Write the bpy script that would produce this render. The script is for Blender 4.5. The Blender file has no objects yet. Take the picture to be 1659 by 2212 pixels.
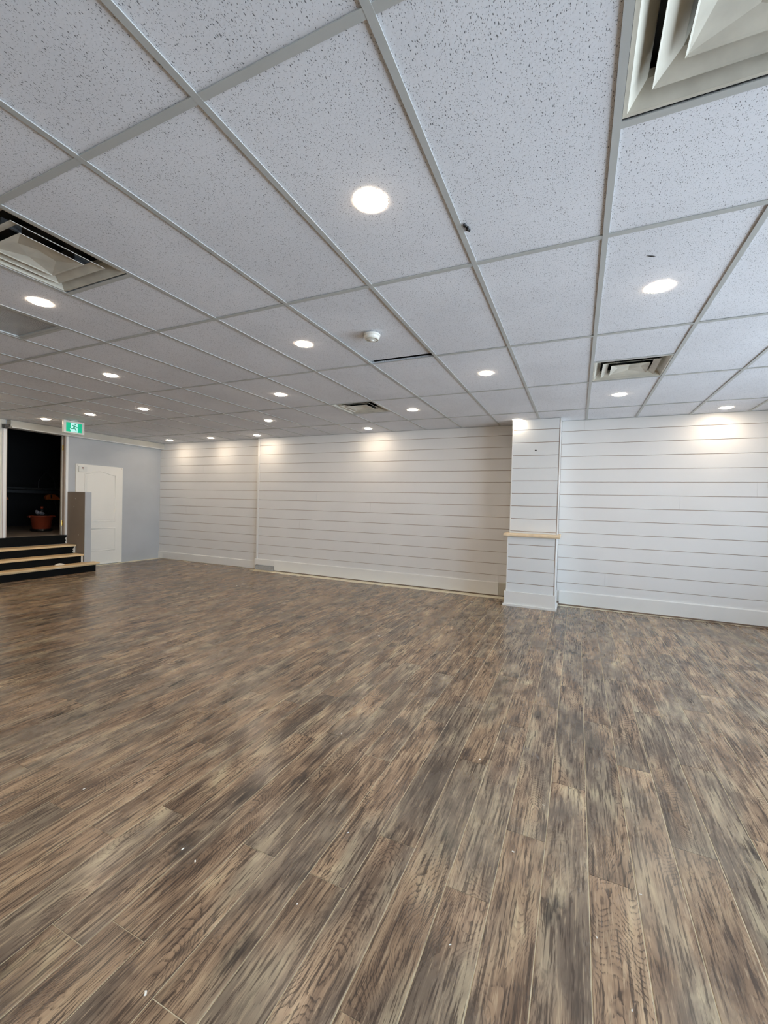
import bpy, math, random
from mathutils import Vector, Matrix
random.seed(7)
S = bpy.context.scene
COL = S.collection

# ------------------------------------------------------------------ camera, world, exposure
HF = 2.628                      # ceiling height
GX, GY = 0.59790, 1.2192        # suspended grid module
XL, YM, YR, YL = -8.267, 4.494, 4.378, 4.55   # left wall, back wall centre / right / left sections
XR, YB = 4.65, -4.9             # window wall on the right, wall behind the camera
cam = bpy.data.cameras.new('camera'); co = bpy.data.objects.new('camera', cam); COL.objects.link(co)
yaw, pitch, roll = 0.42849, -0.018467, 0.026107
f = Vector((-math.sin(yaw)*math.cos(pitch), math.cos(yaw)*math.cos(pitch), math.sin(pitch)))
r0 = Vector((math.cos(yaw), math.sin(yaw), 0)); u0 = r0.cross(f)
r = math.cos(roll)*r0 + math.sin(roll)*u0; u = -math.sin(roll)*r0 + math.cos(roll)*u0
co.matrix_world = Matrix(((r.x, u.x, -f.x, .5203), (r.y, u.y, -f.y, -2.1861), (r.z, u.z, -f.z, 1.3767), (0, 0, 0, 1)))
cam.sensor_fit = 'HORIZONTAL'; cam.sensor_width = 36; cam.lens = 36*913.41/1659; cam.clip_start = .02
S.camera = co
S.view_settings.view_transform = 'Standard'; S.view_settings.look = 'None'
S.view_settings.gamma = 1; S.view_settings.use_curve_mapping = False
S.view_settings.exposure = 0.0
S.cycles.max_bounces = 7; S.cycles.diffuse_bounces = 5; S.cycles.glossy_bounces = 3; S.cycles.sample_clamp_indirect = 10
S.cycles.use_adaptive_sampling = True; S.cycles.adaptive_threshold = .11; S.cycles.adaptive_min_samples = 8
S.cycles.use_denoising = True; S.cycles.caustics_reflective = False; S.cycles.caustics_refractive = False
DAY = 14.5                      # brightness of the overcast street outside
LAMP = 152.0                    # radiance of a pot light lens
w = bpy.data.worlds.new('world'); S.world = w; w.use_nodes = True
wt = w.node_tree; bg = wt.nodes['Background']; bg.inputs[1].default_value = DAY
tc = wt.nodes.new('ShaderNodeTexCoord'); sx_ = wt.nodes.new('ShaderNodeSeparateXYZ'); wt.links.new(tc.outputs['Generated'], sx_.inputs[0])
wr_ = wt.nodes.new('ShaderNodeValToRGB'); wt.links.new(sx_.outputs[2], wr_.inputs[0])      # pale sunlit pavement below the horizon, bluish sky above
wr_.color_ramp.elements[0].position = 0; wr_.color_ramp.elements[0].color = (.82, .93, 1.08, 1)
wr_.color_ramp.elements[1].position = .06; wr_.color_ramp.elements[1].color = (.50, .66, .86, 1)
wt.links.new(wr_.outputs[0], bg.inputs[0])
WINS = [(-4.5, -1.95), (-1.85, .70), (.80, 3.35)]
for y0, y1 in WINS:             # light portals: let the daylight outside in through the real openings
    l = bpy.data.lights.new('window_daylight', 'AREA'); l.shape = 'RECTANGLE'; l.size = 2.3; l.size_y = y1-y0
    l.cycles.is_portal = True
    o = bpy.data.objects.new('window_daylight', l); COL.objects.link(o)
    o.location = (XR+.12, (y0+y1)/2, 1.3); o.rotation_euler = (0, math.pi/2, 0)

# ------------------------------------------------------------------ materials
def newmat(n):
    m = bpy.data.materials.new(n); m.use_nodes = True
    return m, m.node_tree, m.node_tree.nodes['Principled BSDF']
def lin(c): return tuple(((v/255)/12.92 if v/255 <= .04045 else ((v/255+.055)/1.055)**2.4) for v in c) + (1,)
def node(t, ty, **kw):
    n = t.nodes.new(ty)
    for k, v in kw.items():
        if k in n.bl_rna.properties: setattr(n, k, v)
        else: n.inputs[k].default_value = v
    return n
def mixc(t, fac, a, b, mode='MIX'):
    n = t.nodes.new('ShaderNodeMix'); n.data_type = 'RGBA'; n.blend_type = mode
    for s, v in ((0, fac), (6, a), (7, b)):
        if isinstance(v, bpy.types.NodeSocket): t.links.new(v, n.inputs[s])
        else: n.inputs[s].default_value = v
    return n.outputs[2]
def math_(t, op, a, b=0.0, c=0.0, clamp=False):
    n = t.nodes.new('ShaderNodeMath'); n.operation = op; n.use_clamp = clamp
    for i, v in enumerate((a, b, c)):
        if isinstance(v, bpy.types.NodeSocket): t.links.new(v, n.inputs[i])
        else: n.inputs[i].default_value = v
    return n.outputs[0]
def ramp(t, fac, stops):
    n = t.nodes.new('ShaderNodeValToRGB'); e = n.color_ramp.elements
    while len(e) < len(stops): e.new(.5)
    for i, (p, c) in enumerate(stops):
        e[i].position = p; e[i].color = c if len(c) == 4 else tuple(c)+(1,)
    t.links.new(fac, n.inputs[0]); return n.outputs[0]
def smooth(t, v, a, b, lo=0.0, hi=1.0):
    n = t.nodes.new('ShaderNodeMapRange'); n.interpolation_type = 'SMOOTHSTEP'
    t.links.new(v, n.inputs[0]); n.inputs[1].default_value = a; n.inputs[2].default_value = b
    n.inputs[3].default_value = lo; n.inputs[4].default_value = hi; return n.outputs[0]
def mapped(t, vec, scale, loc=(0, 0, 0)):
    n = node(t, 'ShaderNodeMapping'); n.inputs['Scale'].default_value = scale; n.inputs['Location'].default_value = loc
    t.links.new(vec, n.inputs['Vector']); return n.outputs[0]
def noise(t, vec, scale, detail=3, rough=.5, dist=0.0):
    n = node(t, 'ShaderNodeTexNoise'); n.inputs['Scale'].default_value = scale; n.inputs['Detail'].default_value = detail
    n.inputs['Roughness'].default_value = rough; n.inputs['Distortion'].default_value = dist
    t.links.new(vec, n.inputs['Vector']); return n.outputs[0]
def bump(t, bs, h, strength, dist=.001):
    n = node(t, 'ShaderNodeBump'); n.inputs['Strength'].default_value = strength; n.inputs['Distance'].default_value = dist
    t.links.new(h, n.inputs['Height']); t.links.new(n.outputs[0], bs.inputs['Normal'])

def paint(n, c, rough=.45, var=.04, nscale=3.0, metal=0.0):
    """painted or plain surface with faint blotches and fine relief"""
    m, t, b = newmat(n); g = node(t, 'ShaderNodeNewGeometry')
    nz = noise(t, g.outputs['Position'], nscale, 4)
    a = lin(c); d = tuple(v*(1-2*var) for v in a[:3])+(1,)
    t.links.new(mixc(t, smooth(t, nz, .3, .75), a, d), b.inputs['Base Color'])
    b.inputs['Roughness'].default_value = rough; b.inputs['Metallic'].default_value = metal
    bump(t, b, noise(t, g.outputs['Position'], 90, 3), .12, .0006)
    return m
M = {}
M['shiplap'] = paint('white_shiplap_paint', (232, 231, 229), .42, .015, 2)
M['pillar'] = paint('primed_white_paint', (226, 228, 228), .5, .015, 2)
M['base'] = paint('white_gloss_trim', (236, 235, 231), .35, .015, 2)
M['mdf'] = paint('bare_fibreboard', (182, 158, 142), .8, .1, 12)
M['jamb'] = paint('bare_brown_jamb', (178, 162, 146), .6, .06, 5)
M['grey_wall'] = paint('blue_grey_wall_paint', (184, 186, 187), .5, .05, 1.6)
M['half_wall'] = paint('taupe_shaded_side_and_floor', (138, 126, 114), .6, .05, 2)  # taupe carries the shade on the half wall's side; also the back room floor
M['cream'] = paint('cream_white_wall', (222, 216, 202), .5, .03, 2)
M['plain_wall'] = paint('plain_wall_paint', (205, 202, 196), .55, .03, 1)
M['white_gloss'] = paint('white_door_paint', (236, 232, 222), .38, .01, 3)
M['grid'] = paint('grey_white_grid_metal', (184, 186, 183), .5, .03, 3)
M['soffit'] = paint('soffit_board', (196, 191, 178), .55, .05, 4)
M['diffuser'] = paint('ivory_vent_enamel', (206, 202, 188), .28, .10, 9)
M['duct'] = paint('dusty_black_duct', (28, 27, 26), .6, .2, 20)
M['galv'] = paint('galvanised_strap', (120, 124, 128), .4, .1, 20, .6)
M['black_paint'] = paint('black_riser_paint', (12, 12, 11), .75, .15, 8); M['black_paint'].node_tree.nodes['Principled BSDF'].inputs['Specular IOR Level'].default_value = .15
M['black'] = paint('black_metal', (14, 14, 15), .4, .1, 8)
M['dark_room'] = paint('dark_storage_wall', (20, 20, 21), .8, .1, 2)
M['dark_metal'] = paint('dark_steel', (30, 31, 32), .6, .1, 8)
M['white_plastic'] = paint('white_plastic', (225, 223, 215), .35, .01, 3)
M['brass'] = paint('brass', (190, 160, 95), .25, .05, 8, 1.0)
M['red_display'] = paint('dark_red_display', (110, 60, 45), .3, .02, 3)
M['orange'] = paint('terracotta_orange_plastic', (150, 62, 34), .5, .1, 7)
M['tool_orange'] = paint('orange_tool_plastic', (140, 70, 16), .5, .08, 7)
M['bag'] = paint('white_bag_plastic', (120, 118, 122), .5, .1, 20)
M['grey_block'] = paint('bare_grey_drywall', (176, 176, 176), .8, .1, 25)
M['rag'] = paint('white_filler', (235, 225, 205), .7, .06, 30)
M['chip'] = paint('pale_paint_chip', (240, 236, 226), .7, .02, 30)
M['plenum'] = paint('dark_plenum', (24, 24, 25), .9, .1, 2)

def wood_pine(nm='bare_pine', k=0):
    m, t, b = newmat(nm); g = node(t, 'ShaderNodeNewGeometry')
    v = mapped(t, g.outputs['Position'], (26, 2.2, 26))
    n1 = noise(t, v, 1.6, 4, .6, .6)
    c = ramp(t, n1, [(.25, lin((196+k, 158+k, 108+k))), (.5, lin((226+k//2, 194+k, 146+k))), (.8, lin((240+k//3, 215+k, 172+k)))])
    t.links.new(c, b.inputs['Base Color']); b.inputs['Roughness'].default_value = .5
    bump(t, b, n1, .2, .001); return m
M['pine'] = wood_pine(); M['pale_pine'] = paint('pale_planed_pine', (240, 217, 182), .5, .08, 9)

def floor_slab_mat():
    m, t, b = newmat('cream_underfloor'); g = node(t, 'ShaderNodeNewGeometry')
    n1 = noise(t, g.outputs['Position'], 9, 5, .65); n2 = noise(t, g.outputs['Position'], 60, 3)
    c = ramp(t, n1, [(.26, lin((150, 138, 112))), (.46, lin((204, 192, 162))), (.7, lin((220, 210, 184)))])
    c = mixc(t, smooth(t, n2, .60, .78, 0, .22), c, lin((120, 108, 88)))
    t.links.new(c, b.inputs['Base Color']); b.inputs['Roughness'].default_value = .8; return m
M['slab'] = floor_slab_mat()
M['strip'] = paint('cream_underlay_edge', (238, 230, 206), .8, .10, 14)

def plank_mat():
    """weathered brown-grey oak print: every plank shifts the pattern by its own random number"""
    m, t, b = newmat('weathered_oak_plank'); g = node(t, 'ShaderNodeNewGeometry')
    oi = node(t, 'ShaderNodeObjectInfo'); at = node(t, 'ShaderNodeAttribute'); at.attribute_name = 'pid'
    rnd = math_(t, 'FRACT', math_(t, 'ADD', oi.outputs['Random'], at.outputs['Fac']))
    rnd2 = math_(t, 'FRACT', math_(t, 'MULTIPLY', rnd, 17.31)); rnd3 = math_(t, 'FRACT', math_(t, 'MULTIPLY', rnd, 53.77))
    sh = node(t, 'ShaderNodeCombineXYZ')
    t.links.new(math_(t, 'MULTIPLY', rnd, 37.0), sh.inputs[0]); t.links.new(math_(t, 'MULTIPLY', rnd2, 61.0), sh.inputs[1])
    t.links.new(math_(t, 'MULTIPLY', rnd3, 11.0), sh.inputs[2])
    ad = node(t, 'ShaderNodeVectorMath', operation='ADD'); t.links.new(g.outputs['Position'], ad.inputs[0]); t.links.new(sh.outputs[0], ad.inputs[1])
    P = ad.outputs[0]
    V = lambda x, y: mapped(t, P, (x, y, 1))
    # large tone patches
    tone = noise(t, V(10, 2.6), 1.0, 3, .62, .5)
    hue = noise(t, V(5, 1.3), 1.0, 1, .5)
    c_warm = ramp(t, tone, [(.28, lin((100, 80, 64))), (.42, lin((132, 108, 86))), (.52, lin((158, 131, 104))), (.63, lin((178, 152, 121))), (.76, lin((208, 190, 152)))])
    c_cool = ramp(t, tone, [(.28, lin((90, 78, 67))), (.44, lin((116, 101, 86))), (.56, lin((142, 126, 106))), (.72, lin((184, 168, 138)))])
    c = mixc(t, smooth(t, math_(t, 'ADD', math_(t, 'MULTIPLY', hue, .9), math_(t, 'MULTIPLY', rnd2, .16)), .46, .62), c_warm, c_cool)
    # fibre noise, reused by grain strokes, ring wobble and relief
    fib = noise(t, V(115, 6.0), 1.0, 3, .62, .35)
    blot = noise(t, V(20, 8), 1.0, 3, .65, .4)
    # cathedral growth rings: warped bands, crisp dark lines, only in places
    wx = noise(t, V(4.4, 1.3), 1.0, 1, .45)
    sx = node(t, 'ShaderNodeSeparateXYZ'); t.links.new(P, sx.inputs[0])
    ph = math_(t, 'ADD', math_(t, 'MULTIPLY', sx.outputs[0], 30.0), math_(t, 'MULTIPLY', wx, 78.0))
    ph = math_(t, 'ADD', ph, math_(t, 'MULTIPLY', blot, 2.6))
    saw = math_(t, 'FRACT', ph)
    line = math_(t, 'MULTIPLY', smooth(t, saw, .52, .93), smooth(t, saw, 1.0, .95))
    rings = math_(t, 'MULTIPLY', math_(t, 'MULTIPLY', line, smooth(t, fib, .40, .52)), smooth(t, hue, .62, .38, .12, 1))
    c = mixc(t, math_(t, 'MULTIPLY', rings, .80), c, lin((50, 41, 35)))
    # long dark fibres, thicker weathered streaks, pale fibres
    c = mixc(t, smooth(t, fib, .535, .61, 0, .80), c, lin((66, 54, 45)))
    c = mixc(t, smooth(t, fib, .43, .34, 0, .45), c, lin((196, 174, 142)))
    streak = noise(t, V(44, 2.6), 1.0, 4, .66, .7)
    c = mixc(t, smooth(t, streak, .56, .65, 0, .50), c, lin((62, 52, 45)))
    c = mixc(t, smooth(t, blot, .58, .70, 0, .45), c, lin((70, 60, 52)))
    # charcoal knots and smudges
    kv = node(t, 'ShaderNodeTexVoronoi'); kv.inputs['Scale'].default_value = 1.0
    wv = node(t, 'ShaderNodeVectorMath', operation='ADD'); cb_ = node(t, 'ShaderNodeCombineXYZ')
    t.links.new(math_(t, 'MULTIPLY', blot, 1.1), cb_.inputs[0]); t.links.new(math_(t, 'MULTIPLY', streak, .9), cb_.inputs[1])
    t.links.new(V(5.2, 2.9), wv.inputs[0]); t.links.new(cb_.outputs[0], wv.inputs[1]); t.links.new(wv.outputs[0], kv.inputs['Vector'])
    sel = node(t, 'ShaderNodeSeparateColor'); t.links.new(kv.outputs['Color'], sel.inputs[0])
    kn = math_(t, 'MULTIPLY', smooth(t, kv.outputs['Distance'], .32, .05), smooth(t, sel.outputs[0], .50, .68))
    c = mixc(t, math_(t, 'MULTIPLY', kn, .80), c, lin((48, 43, 39)))
    # pale chalky dust over the planks (not tied to single planks)
    du = noise(t, mapped(t, g.outputs['Position'], (1.6, 1.2, 1)), 1.0, 4, .65)
    c = mixc(t, smooth(t, du, .50, .78, 0, .34), c, lin((170, 160, 143)))
    # per-plank lightness
    hs = node(t, 'ShaderNodeHueSaturation'); t.links.new(c, hs.inputs['Color'])
    t.links.new(smooth(t, rnd3, 0, 1, .92, 1.12), hs.inputs['Value']); hs.inputs['Saturation'].default_value = .97
    t.links.new(hs.outputs[0], b.inputs['Base Color'])
    rg = math_(t, 'ADD', math_(t, 'MULTIPLY', fib, .12), smooth(t, du, .4, .8, .17, .32))
    t.links.new(rg, b.inputs['Roughness'])
    h = math_(t, 'SUBTRACT', math_(t, 'MULTIPLY', fib, .7), math_(t, 'MULTIPLY', rings, .8))
    bump(t, b, h, .30, .0010)
    return m
M['plank'] = plank_mat()

def tile_mat():
    """mineral-fibre ceiling tile: white face with elongated pinholes and fissures"""
    m, t, b = newmat('fissured_ceiling_tile'); g = node(t, 'ShaderNodeNewGeometry')
    oi = node(t, 'ShaderNodeObjectInfo')
    sh = node(t, 'ShaderNodeCombineXYZ'); t.links.new(math_(t, 'MULTIPLY', oi.outputs['Random'], 41.0), sh.inputs[0])
    ad = node(t, 'ShaderNodeVectorMath', operation='ADD'); t.links.new(g.outputs['Position'], ad.inputs[0]); t.links.new(sh.outputs[0], ad.inputs[1])
    P = ad.outputs[0]
    nn = node(t, 'ShaderNodeTexNoise'); nn.inputs['Scale'].default_value = 95; nn.inputs['Detail'].default_value = 1; t.links.new(P, nn.inputs['Vector'])
    dens = noise(t, P, 9, 1)
    def dots(scale, sx, sy, r, keep, wob):
        sc = node(t, 'ShaderNodeVectorMath', operation='SCALE'); sc.inputs['Scale'].default_value = wob; t.links.new(nn.outputs['Color'], sc.inputs[0])
        a = node(t, 'ShaderNodeVectorMath', operation='ADD'); t.links.new(mapped(t, P, (sx, sy, 0)), a.inputs[0]); t.links.new(sc.outputs[0], a.inputs[1])
        v = node(t, 'ShaderNodeTexVoronoi', voronoi_dimensions='2D'); v.inputs['Scale'].default_value = scale; t.links.new(a.outputs[0], v.inputs['Vector'])
        s = node(t, 'ShaderNodeSeparateColor'); t.links.new(v.outputs['Color'], s.inputs[0])
        k = math_(t, 'GREATER_THAN', math_(t, 'ADD', s.outputs[0], math_(t, 'MULTIPLY', dens, .5)), keep)
        rr = math_(t, 'MULTIPLY', math_(t, 'ADD', math_(t, 'MULTIPLY', s.outputs[1], .8), .45), r)
        d = math_(t, 'SUBTRACT', rr, v.outputs['Distance'])
        return math_(t, 'MULTIPLY', smooth(t, d, -.03, .07), k)
    d1 = dots(84, 1.55, .85, .185, .82, .011)
    d2 = dots(150, 1.3, .85, .19, .74, .008)
    dd = math_(t, 'MAXIMUM', d1, math_(t, 'MULTIPLY', d2, .8))
    base = mixc(t, smooth(t, noise(t, g.outputs['Position'], 1.6, 3), .3, .7), lin((228, 230, 235)), lin((220, 222, 227)))
    c = mixc(t, math_(t, 'MULTIPLY', dd, .88), base, lin((84, 88, 94)))
    t.links.new(c, b.inputs['Base Color']); b.inputs['Roughness'].default_value = .85
    bump(t, b, math_(t, 'SUBTRACT', nn.outputs['Fac'], dd), .35, .0015)
    return m
M['tile'] = tile_mat()

def lens_mat():
    m, t, b = newmat('prismatic_lens'); g = node(t, 'ShaderNodeNewGeometry')
    v = node(t, 'ShaderNodeTexVoronoi'); v.inputs['Scale'].default_value = 120; t.links.new(g.outputs['Position'], v.inputs['Vector'])
    c = mixc(t, noise(t, g.outputs['Position'], 5, 3), lin((150, 150, 148)), lin((186, 188, 190)))
    t.links.new(c, b.inputs['Base Color']); b.inputs['Roughness'].default_value = .22
    bump(t, b, v.outputs['Distance'], .8, .003); return m
M['lens'] = lens_mat()
def glow(n, c, s):
    m, t, b = newmat(n); b.inputs['Base Color'].default_value = c
    b.inputs['Emission Color'].default_value = c; b.inputs['Emission Strength'].default_value = s
    b.inputs['Roughness'].default_value = .4; return m
M['lamp'] = glow('lit_lamp_lens', (1.0, .82, .62, 1), LAMP)
M['halo_rim'] = glow('trim_rim_halo_glow', (1.0, .86, .66, 1), 2.2)  # emission added to the trim ring to imitate the halo around each lens
M['exit_green'] = glow('lit_green_sign', (.0, .40, .21, 1), .62)
M['exit_dark'] = glow('lit_dark_green_figure', (.0, .22, .13, 1), .35)
M['exit_white'] = glow('lit_white_sign', (.52, .95, .88, 1), .42)
def glass_mat():
    m, t, b = newmat('window_glass'); out = t.nodes['Material Output']
    tr = node(t, 'ShaderNodeBsdfTransparent'); tr.inputs[0].default_value = (.93, .95, .95, 1)
    gl = node(t, 'ShaderNodeBsdfGlossy'); gl.inputs['Roughness'].default_value = .02
    fr = node(t, 'ShaderNodeFresnel'); fr.inputs[0].default_value = 1.45
    mx = node(t, 'ShaderNodeMixShader'); t.links.new(fr.outputs[0], mx.inputs[0]); t.links.new(tr.outputs[0], mx.inputs[1]); t.links.new(gl.outputs[0], mx.inputs[2])
    t.links.new(mx.outputs[0], out.inputs[0]); return m
M['glass'] = glass_mat()

# ------------------------------------------------------------------ mesh helpers
class MB:
    def __init__(s): s.v = []; s.f = []
    def add(s, vs, fs):
        n = len(s.v); s.v += [tuple(q) for q in vs]; s.f += [tuple(i+n for i in q) for q in fs]; return s
    def box(s, x0, x1, y0, y1, z0, z1):
        return s.add([(x0,y0,z0),(x1,y0,z0),(x1,y1,z0),(x0,y1,z0),(x0,y0,z1),(x1,y0,z1),(x1,y1,z1),(x0,y1,z1)],
                     [(0,3,2,1),(4,5,6,7),(0,1,5,4),(1,2,6,5),(2,3,7,6),(3,0,4,7)])
    def prism(s, pts, axis, a, b):
        """closed outline pts (2-D) extruded along axis from a to b"""
        n = len(pts)
        def P(p, h): return {0: (h, p[0], p[1]), 1: (p[0], h, p[1]), 2: (p[0], p[1], h)}[axis]
        vs = [P(p, a) for p in pts]+[P(p, b) for p in pts]
        return s.add(vs, [tuple(range(n))[::-1], tuple(range(n, 2*n))]+[(i, (i+1) % n, n+(i+1) % n, n+i) for i in range(n)])
    def lathe(s, prof, cx, cy, n=32, axis=2, closed=True):
        vs = []; fs = []
        for (rr, h) in prof:
            for i in range(n):
                a = 2*math.pi*i/n; x, y = rr*math.cos(a), rr*math.sin(a)
                vs.append((cx+x, cy+y, h))
        for k in range(len(prof)-1):
            for i in range(n):
                j = (i+1) % n; fs.append((k*n+i, k*n+j, (k+1)*n+j, (k+1)*n+i))
        if closed: fs.append(tuple(range(n))[::-1]); fs.append(tuple((len(prof)-1)*n+i for i in range(n)))
        return s.add(vs, fs)
    def tube(s, pts, rad, n=8):
        pts = [Vector(p) for p in pts]; rings = []
        for i, p in enumerate(pts):
            d = (pts[min(i+1, len(pts)-1)]-pts[max(i-1, 0)]).normalized()
            a = d.orthogonal().normalized() if i == 0 else (a-d*a.dot(d)).normalized()
            b = d.cross(a); rings.append([p+rad*(math.cos(2*math.pi*k/n)*a+math.sin(2*math.pi*k/n)*b) for k in range(n)])
        vs = [q for rg in rings for q in rg]; m = len(pts)
        fs = [(i*n+k, i*n+(k+1) % n, (i+1)*n+(k+1) % n, (i+1)*n+k) for i in range(m-1) for k in range(n)]
        return s.add(vs, fs+[tuple(range(n))[::-1], tuple((m-1)*n+k for k in range(n))])
    def ring(s, cx, cy, o, zo, i, zi):
        """square funnel between outer half-size o at zo and inner half-size i at zi"""
        q = lambda h, z: [(cx-h, cy-h, z), (cx+h, cy-h, z), (cx+h, cy+h, z), (cx-h, cy+h, z)]
        return s.add(q(o, zo)+q(i, zi), [(k, (k+1) % 4, 4+(k+1) % 4, 4+k) for k in range(4)])
    def mesh(s, name, mat, smooth_=False):
        me = bpy.data.meshes.new(name); me.from_pydata(s.v, [], s.f); me.validate(); me.materials.append(mat)
        if smooth_:
            for p in me.polygons: p.use_smooth = True
        me.update(); return me
def link(name, me, parent=None):
    o = bpy.data.objects.new(name, me); COL.objects.link(o)
    if parent: o.parent = parent
    return o
def bev(o, wd, seg=2):
    b = o.modifiers.new('bevel', 'BEVEL'); b.width = wd; b.segments = seg; b.limit_method = 'ANGLE'; return o
def solid(o, th, off=0):
    b = o.modifiers.new('solidify', 'SOLIDIFY'); b.thickness = th; b.offset = off; return o
def part(name, mb, mat, parent=None, smooth_=False): return link(name, mb.mesh(name, mat, smooth_), parent)
def tag(o, label, cat, group=None):
    o['label'] = label; o['category'] = cat
    if group: o['group'] = group
    return o
def struct(o): o['kind'] = 'structure'; return o
def thing(name, loc, label, cat, group=None):
    o = bpy.data.objects.new(name, None); COL.objects.link(o); o.location = loc; o.empty_display_size = .1
    return tag(o, label, cat, group)
def copy_tree(o, parent=None):
    c = o.copy(); COL.objects.link(c); c.parent = parent
    for ch in o.children: copy_tree(ch, c)
    return c

# ------------------------------------------------------------------ floor: slab and planks
floor = struct(part('floor', MB().box(XL, XR, YB, YL, -.12, -.0014), M['slab']))
PW, GAP, PL, X0 = .1575, .0036, 1.28, .444
known = {0: .098, 1: -.42, 2: .41, 3: -.12, 4: .578, 5: .08, -1: -.332, -2: -.706, -3: .08, -4: -.6, -5: .4, -6: -.12, -7: -.885, -8: -.03,
         -9: -.12, -10: -.883, -11: -1.092, -12: -.45, -13: -1.09, -14: -.2, -15: -.65, -16: -1.005}
def plank_end(x):
    if x < -5.42: return 4.52
    if x < -.40: return 4.31+.012*math.sin(x*9)
    if x < .30: return 4.05
    return 4.30+.028*(x-.3)
planks = []
k = math.floor((XL+.13-X0)/PW)
while X0+k*PW < XR:
    x0 = max(X0+k*PW, XL+.13); x1 = min(X0+(k+1)*PW, XR)
    off = known.get(k, random.uniform(0, PL)); ye = plank_end((x0+x1)/2)+random.uniform(-.006, .006)
    j = math.floor((YB-off)/PL); y = off+j*PL
    while y < ye-.02:
        a, b = max(y, YB+.002), min(y+PL, ye)
        if b-a > .03 and x1-x0 > .02: eg = random.choice((.0005, .0006, .0007, .0014)); planks.append((x0+GAP/2, x1-GAP/2, a+eg, b-eg))
        y += PL
    k += 1
def facing(p):      # how large a plank shows: nearer and in view first
    cx, cy = (p[0]+p[1])/2, (p[2]+p[3])/2; d = Vector((cx-.52, cy+2.186, -1.377)); z = d.dot(f)
    if z < .3: return 0
    u_, v_ = d.dot(r)/z, d.dot(u)/z
    if abs(u_) > 1.02 or v_ < -1.5: return .001/d.length
    return (p[1]-p[0])*(p[3]-p[2])*1.377/z**3
planks.sort(key=facing, reverse=True)
def plank_geo(mb, x0, x1, y0, y1):
    e, t_, bt = .0012, .0011, -.0013     # eased edges
    mb.add([(x0,y0,bt),(x1,y0,bt),(x1,y1,bt),(x0,y1,bt),(x0,y0,-e*.5),(x1,y0,-e*.5),(x1,y1,-e*.5),(x0,y1,-e*.5),
            (x0+e,y0+e,0),(x1-e,y0+e,0),(x1-e,y1-e,0),(x0+e,y1-e,0)],
           [(0,1,5,4),(1,2,6,5),(2,3,7,6),(3,0,4,7),(4,5,9,8),(5,6,10,9),(6,7,11,10),(7,4,8,11),(8,9,10,11)])
cache = {}
for p in planks[:299]:
    sx, sy = round(p[1]-p[0], 4), round(p[3]-p[2], 4)
    if (sx, sy) not in cache:
        mb = MB(); plank_geo(mb, -sx/2, sx/2, -sy/2, sy/2); cache[(sx, sy)] = mb.mesh('plank', M['plank'])
    o = link('plank', cache[(sx, sy)], floor); o.location = ((p[0]+p[1])/2, (p[2]+p[3])/2, 0)
mb = MB(); pid = []
for p in planks[299:]:
    plank_geo(mb, *p); pid += [random.random()]*12
far = part('plank_field', mb, M['plank'], floor); far['kind'] = 'stuff'
at = far.data.attributes.new('pid', 'FLOAT', 'POINT'); at.data.foreach_set('value', pid)

for x0, x1, y0, y1 in ((-4.85, -.46, 4.27, YM-.001), (XL+.001, XL+.126, 2.77, YL-.02), (.335, XR, 4.27, YR-.001)):
    part('underlay_edge', MB().box(x0, x1, y0, y1, -.0014, -.0013 if y0 > 3 else -.0002), M['strip'], floor)

# ------------------------------------------------------------------ walls
def shiplap(root, x0, x1, y, seams_joint, mat, zlo=.05, zhi=HF, edge=0.0):
    """one board per course, 12 mm thick, grooves show the bare fibreboard behind"""
    zs = [zhi]+[2.480-.17972*i for i in range(13) if zlo+.02 < 2.480-.17972*i < zhi-.02]+[zlo]
    g = .0032
    for i in range(len(zs)-1):
        xs = [x0]+[j for (c, j) in seams_joint if c == i]+[x1]
        for a, b in zip(xs[:-1], xs[1:]):
            zt = zs[i]-(g if i else 0); zb = zs[i+1]+(g if i < len(zs)-2 else 0)
            mb = MB().box(a+(.0003 if a > x0 else 0), b-(.0003 if b < x1 else 0), y, y+.012, zb, zt)
            bev(part('board', mb, mat, root), .0006, 1)
wc = struct(part('wall_back_center', MB().box(-5.34, -.05, YM+.010, YM+.16, -.1, HF+.1), M['mdf']))
shiplap(wc, -5.30, -.30, YM, [(0, -1.106), (4, -3.2), (6, -3.917), (7, -2.797), (11, -2.6), (9, -4.3), (2, -2.1)], M['shiplap'])
bev(part('corner_trim', MB().box(-5.345, -5.302, YM-.006, YM+.10, .19, HF-.002), M['base'], wc), .002)
wl = struct(part('wall_back_left', MB().box(XL-.1, -5.345, YL+.010, YL+.16, -.1, HF+.1), M['mdf']))
shiplap(wl, XL+.001, -5.346, YL, [(3, -6.9), (8, -7.4)], M['shiplap'])
wr = struct(part('wall_back_right', MB().box(-.05, XR, YR+.010, YR+.16, -.1, HF+.1), M['mdf']))
shiplap(wr, .285, XR-.001, YR, [(0, .579), (5, 2.502), (6, 1.725), (12, .897), (3, 3.1), (9, 3.4)], M['shiplap'])
# left wall with the raised doorway (opening y 1.648..2.572, z .645..2.50)
DY0, DY1, DZ0, DZ1 = 1.648, 2.572, .645, 2.505
mb = MB().box(XL-.13, XL, DY1, YL+.1, -.1, HF+.1).box(XL-.13, XL, DY0, DY1, DZ1, HF+.1).box(XL-.13, XL, DY0, DY1, -.1, DZ0-.012)
wleft = struct(part('wall_left', mb, M['grey_wall']))
wl2 = struct(part('wall_left_near', MB().box(XL-.13, XL, YB, DY0, -.1, HF+.1), M['cream']))
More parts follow.
